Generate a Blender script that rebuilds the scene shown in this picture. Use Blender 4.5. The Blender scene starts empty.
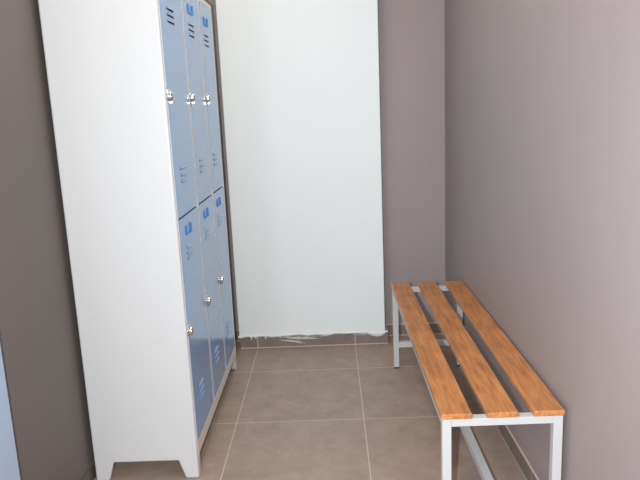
import bpy, bmesh, math, random
from mathutils import Matrix, Vector
random.seed(7)
C = bpy.context.scene.collection
scene = bpy.context.scene

# ------------------------------------------------------------------ materials
def srgb(r, g, b):
    f = lambda c: (c/255/12.92) if c/255 <= .04045 else ((c/255+.055)/1.055)**2.4
    return (f(r), f(g), f(b), 1)

def mat(name, col, rough=.5, metal=0, var=0, vscale=8, bump=0, bscale=60, stretch=(1, 1, 1), spec=.5, coat=0):
    m = bpy.data.materials.new(name); m.use_nodes = True
    nt = m.node_tree; b = nt.nodes['Principled BSDF']
    b.inputs['Base Color'].default_value = col
    b.inputs['Roughness'].default_value = rough
    b.inputs['Metallic'].default_value = metal
    b.inputs['Specular IOR Level'].default_value = spec
    b.inputs['Coat Weight'].default_value = coat
    b.inputs['Coat Roughness'].default_value = .08
    tc = nt.nodes.new('ShaderNodeTexCoord')
    mp = nt.nodes.new('ShaderNodeMapping'); mp.inputs['Scale'].default_value = stretch
    nt.links.new(tc.outputs['Object'], mp.inputs['Vector'])
    if var:
        n = nt.nodes.new('ShaderNodeTexNoise'); n.inputs['Scale'].default_value = vscale
        n.inputs['Detail'].default_value = 6; n.inputs['Roughness'].default_value = .6
        nt.links.new(mp.outputs[0], n.inputs['Vector'])
        r = nt.nodes.new('ShaderNodeMapRange')
        r.inputs['From Min'].default_value = .25; r.inputs['From Max'].default_value = .75
        r.inputs['To Min'].default_value = 1-var; r.inputs['To Max'].default_value = 1+var
        nt.links.new(n.outputs['Fac'], r.inputs['Value'])
        mx = nt.nodes.new('ShaderNodeVectorMath'); mx.operation = 'SCALE'
        mx.inputs[0].default_value = col[:3]
        nt.links.new(r.outputs[0], mx.inputs['Scale'])
        nt.links.new(mx.outputs[0], b.inputs['Base Color'])
    if bump:
        n2 = nt.nodes.new('ShaderNodeTexNoise'); n2.inputs['Scale'].default_value = bscale
        n2.inputs['Detail'].default_value = 4
        nt.links.new(mp.outputs[0], n2.inputs['Vector'])
        bp = nt.nodes.new('ShaderNodeBump'); bp.inputs['Strength'].default_value = bump
        bp.inputs['Distance'].default_value = .002
        nt.links.new(n2.outputs['Fac'], bp.inputs['Height'])
        nt.links.new(bp.outputs[0], b.inputs['Normal'])
    return m

G0, T, H0 = -.431, .548, .336          # floor tile grid: first joint in x, pitch, first joint in y
SK = .070                              # skirting height

def node(nt, t, **kw):
    n = nt.nodes.new(t)
    for k, v in kw.items(): setattr(n, k, v)
    return n

def math_n(nt, op, a, b=None):
    n = node(nt, 'ShaderNodeMath', operation=op)
    for i, v in enumerate((a, b)):
        if v is None: continue
        if isinstance(v, (int, float)): n.inputs[i].default_value = v
        else: nt.links.new(v, n.inputs[i])
    return n.outputs[0]

def joint(nt, sock, off, pitch, half):
    """1 on a grout joint at off + k*pitch."""
    s = math_n(nt, 'SUBTRACT', sock, off - pitch*50 - pitch/2)
    s = math_n(nt, 'MODULO', s, pitch)
    s = math_n(nt, 'SUBTRACT', s, pitch/2)
    s = math_n(nt, 'ABSOLUTE', s)
    return math_n(nt, 'LESS_THAN', s, half)

def tile_mat(name, tile, grout, axes, rough=.45, top=None, half=.0022, var=.24):
    """axes: list of (axis index, offset, pitch); top: z above which the grout bead starts."""
    m = mat(name, tile, rough, bump=.15, bscale=120)
    nt = m.node_tree; b = nt.nodes['Principled BSDF']
    tc = [n for n in nt.nodes if n.type == 'TEX_COORD'][0]
    sx = node(nt, 'ShaderNodeSeparateXYZ'); nt.links.new(tc.outputs['Object'], sx.inputs[0])
    g = None
    for ax, off, pitch in axes:
        j = joint(nt, sx.outputs[ax], off, pitch, half)
        g = j if g is None else math_n(nt, 'MAXIMUM', g, j)
    if top is not None:
        j = math_n(nt, 'GREATER_THAN', sx.outputs[2], top)
        g = j if g is None else math_n(nt, 'MAXIMUM', g, j)
        j = math_n(nt, 'LESS_THAN', sx.outputs[2], .0045)
        g = math_n(nt, 'MAXIMUM', g, j)
    n1 = node(nt, 'ShaderNodeTexNoise'); n1.inputs['Scale'].default_value = 9; n1.inputs['Detail'].default_value = 9
    n1.inputs['Roughness'].default_value = .75
    nt.links.new(tc.outputs['Object'], n1.inputs['Vector'])
    r = node(nt, 'ShaderNodeMapRange'); nt.links.new(n1.outputs['Fac'], r.inputs['Value'])
    r.inputs['From Min'].default_value = .25; r.inputs['From Max'].default_value = .75
    r.inputs['To Min'].default_value = 1-var; r.inputs['To Max'].default_value = 1+var
    v = node(nt, 'ShaderNodeVectorMath', operation='SCALE'); v.inputs[0].default_value = tile[:3]
    nt.links.new(r.outputs[0], v.inputs['Scale'])
    mx = node(nt, 'ShaderNodeMix', data_type='RGBA')
    nt.links.new(g, mx.inputs['Factor']); nt.links.new(v.outputs[0], mx.inputs['A'])
    mx.inputs['B'].default_value = grout
    nt.links.new(mx.outputs['Result'], b.inputs['Base Color'])
    return m

GROUT = srgb(205, 190, 170)
TILE = srgb(166, 145, 129)
SKIRT = srgb(130, 118, 109)
M = {}
M['floor'] = tile_mat('floor_tile', TILE, GROUT, [(0, G0, T), (1, -H0, T)], .42)
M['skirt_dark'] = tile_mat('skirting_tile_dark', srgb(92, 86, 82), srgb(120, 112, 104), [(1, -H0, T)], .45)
M['skirt_x'] = tile_mat('skirting_tile_back', SKIRT, GROUT, [(0, G0, T)], .4, SK-.004)
M['skirt_y'] = tile_mat('skirting_tile_side', SKIRT, GROUT, [(1, -H0, T)], .4, SK-.004)
M['wall'] = mat('taupe_wall_paint', srgb(157, 146, 144), .55, var=.025, vscale=3, bump=.25, bscale=90)
M['wall_shaded'] = mat('shaded_taupe_wall_paint', srgb(108, 100, 96), .6, var=.025, vscale=3, bump=.25, bscale=90)  # darker copy of the wall paint: the left wall's shade is in the colour
M['ceiling'] = mat('white_ceiling_paint', srgb(235, 235, 232), .8, bump=.1)
M['panel'] = mat('white_panel_paint', srgb(239, 245, 244), .6, var=.01, vscale=2)
M['sealant'] = mat('white_sealant', srgb(236, 236, 236), .6, var=.06, vscale=40, bump=.4, bscale=80)
M['smear'] = mat('plaster_smear', srgb(206, 201, 196), .8, var=.12, vscale=60)
M['carcass'] = mat('light_grey_enamel', srgb(207, 208, 207), .42, var=.006, vscale=3)
M['frame'] = mat('warm_grey_enamel', srgb(238, 233, 226), .35)
M['blue'] = mat('blue_enamel', srgb(108, 166, 222), .22, coat=.5, var=.02, vscale=6, bump=.04, bscale=40)
M['dark'] = mat('dark_gap', srgb(28, 32, 44), .9)
M['card'] = mat('blue_plastic', srgb(62, 124, 190), .35)
M['chrome'] = mat('chrome', srgb(222, 222, 226), .2, 1)
M['chrome_dark'] = mat('keyway', srgb(40, 40, 42), .4)
M['white_steel'] = mat('white_powder_coat', srgb(196, 197, 196), .4, var=.012, vscale=20)
M['rubber'] = mat('black_rubber', srgb(30, 30, 30), .7)
M['door'] = mat('pale_blue_enamel', srgb(166, 186, 208), .35, var=.02, vscale=6)

def wood_mat():
    m = mat('varnished_wood', srgb(182, 112, 66), .36, bump=.12, bscale=25, stretch=(26, 2.2, 26))
    nt = m.node_tree; b = nt.nodes['Principled BSDF']
    mp = [n for n in nt.nodes if n.type == 'MAPPING'][0]
    tc = [n for n in nt.nodes if n.type == 'TEX_COORD'][0]
    oi = node(nt, 'ShaderNodeObjectInfo')
    sc = node(nt, 'ShaderNodeVectorMath', operation='SCALE'); sc.inputs[0].default_value = (13, 7, 5)
    nt.links.new(oi.outputs['Random'], sc.inputs['Scale']); nt.links.new(sc.outputs[0], mp.inputs['Location'])
    n1 = node(nt, 'ShaderNodeTexNoise'); n1.inputs['Scale'].default_value = 3.2; n1.inputs['Detail'].default_value = 9
    n1.inputs['Distortion'].default_value = .4; n1.inputs['Roughness'].default_value = .7
    nt.links.new(mp.outputs[0], n1.inputs['Vector'])
    cr = node(nt, 'ShaderNodeValToRGB')
    cr.color_ramp.elements[0].position = .28; cr.color_ramp.elements[0].color = srgb(146, 88, 46)
    cr.color_ramp.elements[1].position = .72; cr.color_ramp.elements[1].color = srgb(219, 153, 94)
    e = cr.color_ramp.elements.new(.5); e.color = srgb(196, 130, 76)
    nt.links.new(n1.outputs['Fac'], cr.inputs[0])
    n2 = node(nt, 'ShaderNodeTexNoise'); n2.inputs['Scale'].default_value = 7; n2.inputs['Detail'].default_value = 5
    nt.links.new(tc.outputs['Object'], n2.inputs['Vector'])
    r = node(nt, 'ShaderNodeMapRange'); nt.links.new(n2.outputs['Fac'], r.inputs['Value'])
    r.inputs['From Min'].default_value = .3; r.inputs['From Max'].default_value = .7
    r.inputs['To Min'].default_value = .82; r.inputs['To Max'].default_value = 1.15
    v = node(nt, 'ShaderNodeVectorMath', operation='SCALE')
    nt.links.new(cr.outputs[0], v.inputs[0]); nt.links.new(r.outputs[0], v.inputs['Scale'])
    nt.links.new(v.outputs[0], b.inputs['Base Color'])
    return m
M['wood'] = wood_mat()

# ------------------------------------------------------------------ mesh helpers
def box(bm, x0, x1, y0, y1, z0, z1, mi=0):
    vs = [bm.verts.new((x, y, z)) for z in (z0, z1) for y in (y0, y1) for x in (x0, x1)]
    for q in ((0, 2, 3, 1), (4, 5, 7, 6), (0, 1, 5, 4), (2, 6, 7, 3), (0, 4, 6, 2), (1, 3, 7, 5)):
        f = bm.faces.new([vs[i] for i in q]); f.material_index = mi
    return vs

def prism(bm, pts, axis, a, b, mi=0):
    """extrude a 2-D outline along an axis (0: x, pts = (y,z); 1: y, pts = (x,z); 2: z, pts = (x,y))."""
    def P(p, t):
        return ((t, p[0], p[1]), (p[0], t, p[1]), (p[0], p[1], t))[axis]
    va = [bm.verts.new(P(p, a)) for p in pts]; vb = [bm.verts.new(P(p, b)) for p in pts]
    n = len(pts)
    fs = [bm.faces.new(va), bm.faces.new(vb[::-1])]
    for i in range(n):
        fs.append(bm.faces.new((va[i], vb[i], vb[(i+1) % n], va[(i+1) % n])))
    for f in fs: f.material_index = mi

def cyl_x(bm, x0, x1, cy, cz, r0, r1=None, n=24, mi=0):
    r1 = r0 if r1 is None else r1
    va, vb = [], []
    for i in range(n):
        a = 2*math.pi*i/n
        va.append(bm.verts.new((x0, cy+r0*math.cos(a), cz+r0*math.sin(a))))
        vb.append(bm.verts.new((x1, cy+r1*math.cos(a), cz+r1*math.sin(a))))
    fs = [bm.faces.new(va[::-1]), bm.faces.new(vb)]
    for i in range(n):
        f = bm.faces.new((va[i], va[(i+1) % n], vb[(i+1) % n], vb[i])); f.smooth = True; fs.append(f)
    for f in fs: f.material_index = mi

def obj(name, bm, mats, parent=None, bevel=0, loc=None, segs=2):
    bmesh.ops.recalc_face_normals(bm, faces=bm.faces[:])
    if loc:
        bmesh.ops.translate(bm, vec=-Vector(loc), verts=bm.verts[:])
    me = bpy.data.meshes.new(name); bm.to_mesh(me); bm.free()
    o = bpy.data.objects.new(name, me); C.objects.link(o)
    for m in (mats if isinstance(mats, (list, tuple)) else [mats]): me.materials.append(m)
    if loc: o.location = loc
    if parent: o.parent = parent
    if bevel:
        b = o.modifiers.new('bevel', 'BEVEL'); b.width = bevel; b.segments = segs
        b.limit_method = 'ANGLE'; b.angle_limit = math.radians(40); b.harden_normals = False
    return o

def thing(name, label, cat, loc=(0, 0, 0), rotz=0):
    o = bpy.data.objects.new(name, None); C.objects.link(o)
    o.empty_display_size = .1
    o.location = loc; o.rotation_euler = (0, 0, rotz); o['label'] = label; o['category'] = cat
    o['kind'] = 'thing'
    return o

def struct(name, bm, mats, bevel=0):
    o = obj(name, bm, mats, bevel=bevel); o['kind'] = 'structure'
    return o

# ------------------------------------------------------------------ room shell
XL, YB, YF, HC = -.912, .127, -4.7, 2.6
def xr(y): return .645 + .016*(YB-y)          # the right wall runs slightly off square
bm = bmesh.new(); box(bm, XL-.12, .86, YF-.12, YB+.12, -.1, 0); struct('floor', bm, M['floor'])
bm = bmesh.new(); box(bm, XL-.12, .86, YF-.12, YB+.12, HC, HC+.1); struct('ceiling', bm, M['ceiling'])
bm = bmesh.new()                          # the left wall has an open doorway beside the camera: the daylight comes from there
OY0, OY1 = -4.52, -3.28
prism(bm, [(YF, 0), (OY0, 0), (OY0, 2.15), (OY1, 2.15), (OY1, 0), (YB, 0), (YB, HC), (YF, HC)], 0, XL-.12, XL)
struct('wall_left', bm, M['wall_shaded'])
bm = bmesh.new(); box(bm, XL-.12, .86, YB, YB+.12, 0, HC); struct('wall_back', bm, M['wall'])
bm = bmesh.new(); box(bm, XL-.12, .86, YF-.12, YF, 0, HC); struct('wall_front', bm, M['wall'])
bm = bmesh.new(); prism(bm, [(xr(YB), YB), (xr(YF), YF), (.86, YF), (.86, YB)], 2, 0, HC); struct('wall_right', bm, M['wall'])
bm = bmesh.new(); box(bm, XL, XL+.006, OY1, YB, 0, .060); struct('baseboard_left', bm, M['skirt_dark'])
bm = bmesh.new(); box(bm, XL+.006, xr(YB)-.006, YB-.006, YB, 0, SK); struct('baseboard_back', bm, M['skirt_x'])
bm = bmesh.new(); prism(bm, [(xr(YB)-.006, YB), (xr(YF)-.006, YF), (xr(YF), YF), (xr(YB), YB)], 2, 0, SK); struct('baseboard_right', bm, M['skirt_y'])

# ------------------------------------------------------------------ white boxed panel on the back wall
PL, PR = -.533, .286
wp = thing('wall_panel', 'tall plain white panel boxed out from the back wall above a grey skirting tile', 'panel', (-.12, YB-.006, 0))
o3 = Vector(wp.location)
def rel(bm, root):
    bmesh.ops.translate(bm, vec=-Vector(root.location), verts=bm.verts[:]); return bm
bm = bmesh.new(); box(bm, PL, PR, -.006, YB-.0005, SK+.001, HC-.002)
obj('board', rel(bm, wp), M['panel'], wp, .004)
# skirting under the board (kept in world coordinates so the joints line up with the floor)
bm = bmesh.new(); box(bm, -.529, .303, .0, YB-.0065, 0, SK)
sk = obj('skirting_tile', bm, M['skirt_x'], wp); sk.location = -o3
# ragged sealant along the bottom edge
def lip(x):
    z = .067 + .003*math.sin(x*23) + .002*math.sin(x*61+1) + random.uniform(-.0012, .0012)
    if .19 < x < .292: z -= .017*math.sin((x-.19)/.102*math.pi)**.7
    if -.535 < x < -.50: z -= .006
    for dx, d in ((-.465, .018), (-.44, .008), (-.385, .014), (-.30, .006)):
        if abs(x-dx) < .005: z -= d
    return z
bm = bmesh.new(); N = 190; prev = None
for i in range(N+1):
    x = -.537 + (.300+.537)*i/N
    zl = lip(x); zt = .080 + .0025*math.sin(x*31+2) + random.uniform(-.001, .001)
    yo = -.013 + .003*math.sin(x*47)
    ring = [bm.verts.new(p) for p in ((x, .004, zl), (x, yo+.006, zl), (x, yo, (zl+zt)/2), (x, -.006, zt), (x, .004, zt))]
    if prev:
        for k in range(5):
            bm.faces.new((prev[k], prev[(k+1) % 5], ring[(k+1) % 5], ring[k]))
    else: bm.faces.new(ring)
    prev = ring
bm.faces.new(prev[::-1])
obj('sealant', rel(bm, wp), M['sealant'], wp)
# plaster smeared over the tile
for kk, (x0, x1, z0, z1, t) in enumerate(((-.315, -.10, .061, .050, .014), (-.27, -.07, .051, .044, .011), (-.31, -.18, .043, .030, .012),
                            (-.20, -.02, .063, .057, .006), (-.23, -.16, .028, .022, .006), (.10, .19, .061, .056, .005))):
    bm = bmesh.new(); n = 22; a = []; b = []
    for i in range(n+1):
        u = i/n; w = t*math.sin(math.pi*min(max(u, .04), .96))*random.uniform(.45, 1)
        zc = z0+(z1-z0)*u + random.uniform(-.0015, .0015); x = x0+(x1-x0)*u
        a.append(bm.verts.new((x, -.0009-.0003*kk, zc+w/2))); b.append(bm.verts.new((x, -.0009-.0003*kk, zc-w/2)))
    for i in range(n): bm.faces.new((a[i], a[i+1], b[i+1], b[i]))
    r = bmesh.ops.extrude_face_region(bm, geom=bm.faces[:])
    bmesh.ops.translate(bm, vec=(0, .0009+.0003*kk, 0), verts=[v for v in r['geom'] if isinstance(v, bmesh.types.BMVert)])
    obj('plaster_smear', rel(bm, wp), M['smear'], wp)['label'] = 'thin dried white plaster smear on the tile'

# ------------------------------------------------------------------ six-door locker
LB, LF = -.893, -.512                  # back and front planes (x)
LN, LE = -1.302, -.273                 # near and far ends (y)
LH = 1.80
lk = thing('locker_cabinet', 'tall light grey metal locker with six blue doors in two tiers along the left wall', 'locker', ((LB+LF)/2, (LN+LE)/2, 0))
LO = -Vector(lk.location)
ZB = .072                              # bottom of the body
def lobj(name, bm, m, bevel=0, parent=None, **k):
    if parent is None:
        return obj(name, rel(bm, lk), m, lk, bevel, **k)
    return obj(name, bm, m, parent, bevel, **k)
def side(y0, y1):
    bm = bmesh.new()
    prism(bm, [(LB, 0), (LB+.049, 0), (LB+.071, ZB), (LF-.071, ZB), (LF-.049, 0), (LF, 0), (LF, LH), (LB, LH)], 1, y0, y1)
    return bm
lobj('side_panel', side(LN, LN+.018), M['carcass'], .007, segs=4)
lobj('side_panel', side(LE-.018, LE), M['carcass'], .004)
bm = bmesh.new(); box(bm, LB, LB+.012, LN+.018, LE-.018, ZB, LH); lobj('back_panel', bm, M['carcass'])
bm = bmesh.new(); box(bm, LB+.012, LF-.018, LN+.018, LE-.018, LH-.016, LH); lobj('top_panel', bm, M['carcass'])
bm = bmesh.new(); box(bm, LB+.012, LF-.018, LN+.018, LE-.018, ZB, ZB+.016); lobj('bottom_panel', bm, M['carcass'])
ST = [-.930, -.597]                    # stile centres
TOPR, BOTR = 1.777, .132
bm = bmesh.new()
box(bm, LF-.018, LF, LN+.018, LE-.018, TOPR, LH)
box(bm, LF-.018, LF, LN+.018, LE-.018, ZB+.006, BOTR)
box(bm, LF-.018, LF, LN+.018, LN+.026, BOTR, TOPR)
box(bm, LF-.018, LF, LE-.032, LE-.018, BOTR, TOPR)
for s in ST: box(bm, LF-.018, LF, s-.015, s+.015, BOTR, TOPR)
lobj('front_frame', bm, M['frame'], .0015)
bm = bmesh.new()
for s in ST: box(bm, LB+.012, LF-.018, s-.006, s+.006, ZB+.016, LH-.016)
box(bm, LB+.012, LF-.018, LN+.018, LE-.018, .950, .966)
lobj('divider', bm, M['carcass'])
# front flanges of the sheet-metal feet
for yo, sg in ((LN+.0181, 1), (LE-.0181, -1)):
    bm = bmesh.new()
    prism(bm, [(yo, 0), (yo+sg*.020, 0), (yo+sg*.032, ZB+.005), (yo, ZB+.005)], 0, LF-.004, LF-.0005)
    lobj('foot', bm, M['carcass'])

def louvers(yc, w, zs, root):
    """three pressed hoods, open below, over dark slots; door-local coordinates (x out)."""
    bm = bmesh.new()
    for z in zs:
        n = 8; d = .005; h = .0075; rows = []
        for i in range(n+1):
            a = math.pi/2*i/n
            rows.append((d*math.sin(a), z+h*math.cos(a)))      # from the door face at the top out to the lip
        k = 10; grid = []
        for j in range(k+1):
            u = j/k; y = yc-w/2+w*u; e = min(1, math.sin(math.pi*u)*2.2)
            grid.append([bm.verts.new((max(.0004, x*e), y, z+(zz-z)*max(e, .05))) for x, zz in rows])
        for j in range(k):
            for i in range(n):
                f = bm.faces.new((grid[j][i], grid[j+1][i], grid[j+1][i+1], grid[j][i+1])); f.smooth = True
        vs = [bm.verts.new(p) for p in ((.0006, yc-w*.47, z-.0035), (.0006, yc+w*.47, z-.0035), (.0006, yc+w*.47, z+.005), (.0006, yc-w*.47, z+.005))]
        bm.faces.new(vs).material_index = 1
    return bm

cols = [(LN+.027, ST[0]-.016), (ST[0]+.016, ST[1]-.016), (ST[1]+.016, LE-.033)]
tiers = [(.963, TOPR-.001), (BOTR+.001, .957)]
for (y0, y1), dzc in zip(cols, (.010, 0, -.008)):
    for ti, (z0, z1) in enumerate(tiers):
        bm = bmesh.new()
        X0 = LF-.016; X1 = LF+.001
        box(bm, X0, X1, y0, y1, z0, z1)
        d = lobj('door', bm, M['blue'], .002)
        ym = (y0+y1)/2
        base = Vector((X1, 0, 0))
        def sub(name, bm, m, bevel=0):
            bmesh.ops.translate(bm, vec=Vector((X1, 0, 0)) + LO, verts=bm.verts[:])
            return obj(name, bm, m, d, bevel)
        zt = (1.653, 1.633, 1.612) if ti == 0 else (.843, .822, .801)
        zb = (1.126, 1.103, 1.080) if ti == 0 else (.306, .280, .254)
        zc = 1.694 if ti == 0 else .887
        if ti == 0: zc += dzc; zt = tuple(z+dzc for z in zt)
        yv = ym-.032
        sub('vent', louvers(yv, .100, zt, d), [M['blue'], M['dark']])
        sub('vent', louvers(yv, .100, zb, d), [M['blue'], M['dark']])
        # card holder: a channel open at the top
        bm = bmesh.new()
        w, h, t = .074, .036, .0045
        box(bm, 0, .004, yv-w/2, yv-w/2+t, zc, zc+h)
        box(bm, 0, .006, yv+w/2-t, yv+w/2, zc, zc+h)
        box(bm, 0, .004, yv-w/2+t, yv+w/2-t, zc, zc+t)
        sub('card_holder', bm, M['card'], .001)
        # hasp lock: rose, barrel, turning lug
        zl = 1.374 if ti == 0 else .560
        yl = y0+.008
        bm = bmesh.new()
        cyl_x(bm, 0, .002, yl, zl, .025, .024)
        cyl_x(bm, .002, .012, yl, zl, .017, .017)
        cyl_x(bm, .012, .016, yl, zl, .017, .012)
        box(bm, .003, .013, yl-.005, yl+.005, zl-.024, zl-.010)      # lug
        box(bm, .005, .009, yl-.026, yl+.006, zl-.004, zl+.004)      # bolt across the stile
        box(bm, .0161, .0166, yl-.0015, yl+.0015, zl-.006, zl+.006, 1)
        sub('lock', bm, [M['chrome'], M['chrome_dark']], .0008)

# ------------------------------------------------------------------ slatted bench
BW, BL, BZ = .356, 1.411, .441
bn = thing('slatted_bench', 'long low changing bench with three brown wooden slats on a white square-tube frame', 'bench', (.4775, -.322-BL/2, 0), .006)
hx, hy = BW/2, BL/2
tb = .027
ZT = BZ-.018                           # top of the steel
for sx in (-1, 1):
    for sy in (-1, 1):
        bm = bmesh.new()
        cx = sx*(hx-.004-tb/2); cy = sy*(hy-.005-tb/2)
        box(bm, cx-tb/2, cx+tb/2, cy-tb/2, cy+tb/2, .006, ZT)
        l = obj('leg', bm, M['white_steel'], bn, .002)
        bm = bmesh.new(); box(bm, cx-tb/2+.001, cx+tb/2-.001, cy-tb/2+.001, cy+tb/2-.001, 0, .0055)
        obj('foot_cap', bm, M['rubber'], l)['label'] = 'black plastic foot cap'
for sy in (-1, 1):
    cy = sy*(hy-.005-tb/2)
    bm = bmesh.new(); box(bm, -hx+.004+tb, hx-.004-tb, cy-tb/2, cy+tb/2, ZT-.024, ZT); obj('end_rail', bm, M['white_steel'], bn, .0015)
    bm = bmesh.new(); box(bm, -hx+.004+tb, hx-.004-tb, cy-tb/2, cy+tb/2, .111, .139); obj('foot_rail', bm, M['white_steel'], bn, .0015)
for sx in (-1, 1):
    cx = sx*(hx-.004-tb/2)
    bm = bmesh.new(); box(bm, cx-tb/2, cx+tb/2, -hy+.005+tb, hy-.005-tb, ZT-.024, ZT); obj('side_rail', bm, M['white_steel'], bn, .0015)
bm = bmesh.new(); box(bm, -tb/2, tb/2, -hy+.005+tb, hy-.005-tb, .111, .139); obj('stretcher', bm, M['white_steel'], bn, .0015)
for k in range(3):
    c = (k-1)*(BW-.090)/2
    bm = bmesh.new(); box(bm, c-.045, c+.045, -hy, hy, ZT+.0003, BZ)
    obj('slat', bm, M['wood'], bn, .004, loc=(c, 0, ZT + k*0), segs=3)

# ------------------------------------------------------------------ pale blue door leaf at the left wall
dy = -1.870
md = thing('metal_door', 'pale blue flat metal door leaf before the grey wall, cut off at the lower left', 'door', (-.878, dy-.40, 0))
bm = bmesh.new(); box(bm, -.018, .018, -.40, .40, .008, 2.03)
lf = obj('leaf', bm, M['door'], md, .003)
bm = bmesh.new()
cyl_x(bm, .018, .022, -.34, 1.03, .024)
cyl_x(bm, .022, .055, -.34, 1.03, .009)
box(bm, .046, .062, -.345, -.22, 1.022, 1.038)
obj('handle', bm, M['chrome'], lf, .002)
bm = bmesh.new(); box(bm, -.017, .017, -.395, .395, 0, .0085)
obj('bottom_seal', bm, M['rubber'], lf)

# ------------------------------------------------------------------ camera (solved from the tile grid, locker and bench)
R = ((0.9990582589877158, -0.019504242795873015, 0.03875796255472839),
     (0.011255444944389133, 0.9791906770881004, 0.20263003938915752),
     (-0.041903581082503166, -0.20200297625705255, 0.9784880619996111))
cam_loc = Vector((.01257, -3.45806, 1.32166))
cd = bpy.data.cameras.new('camera'); cam = bpy.data.objects.new('camera', cd); C.objects.link(cam)
m = Matrix([[R[i][0], R[i][2], -R[i][1], 0] for i in range(3)] + [[0, 0, 0, 1]])
m.translation = cam_loc; cam.matrix_world = m
cd.sensor_fit = 'HORIZONTAL'; cd.sensor_width = 36; cd.lens = 648.95/640*36; cd.clip_start = .02
scene.camera = cam

# ------------------------------------------------------------------ light: ceiling lamp and the camera's flash
def area(name, loc, rot, sx, sy, power, col):
    d = bpy.data.lights.new(name, 'AREA'); d.shape = 'RECTANGLE'; d.size = sx; d.size_y = sy; d.energy = power; d.color = col
    o = bpy.data.objects.new(name, d); C.objects.link(o); o.location = loc; o.rotation_euler = rot
    return o
DAY = (.975, 1, 1.02)
area('ceiling_lamp', (-.3, -1.5, HC-.04), (0, 0, 0), .35, 1.6, 12.5, (1.10, 1, .87))
area('doorway_daylight', (XL-.02, -3.9, 1.1), (math.radians(90), 0, math.radians(-84)), 1.1, 2.0, 44, DAY)
fl = bpy.data.lights.new('flash', 'SPOT'); fl.energy = 168; fl.spot_size = math.radians(110); fl.spot_blend = .8; fl.shadow_soft_size = .012
fl.color = (.95, 1, 1.06)
fo = bpy.data.objects.new('flash', fl); C.objects.link(fo)
fo.location = cam_loc + Vector((-.09, 0, .0)); fo.rotation_euler = (math.radians(80), 0, 0)

w = bpy.data.worlds.new('world'); scene.world = w; w.use_nodes = True
w.node_tree.nodes['Background'].inputs[0].default_value = (.9, .95, 1, 1)
w.node_tree.nodes['Background'].inputs[1].default_value = .1

vs = scene.view_settings
scene.display_settings.display_device = 'sRGB'
vs.view_transform = 'Standard'; vs.look = 'None'; vs.gamma = 1; vs.use_curve_mapping = False
vs.exposure = 0
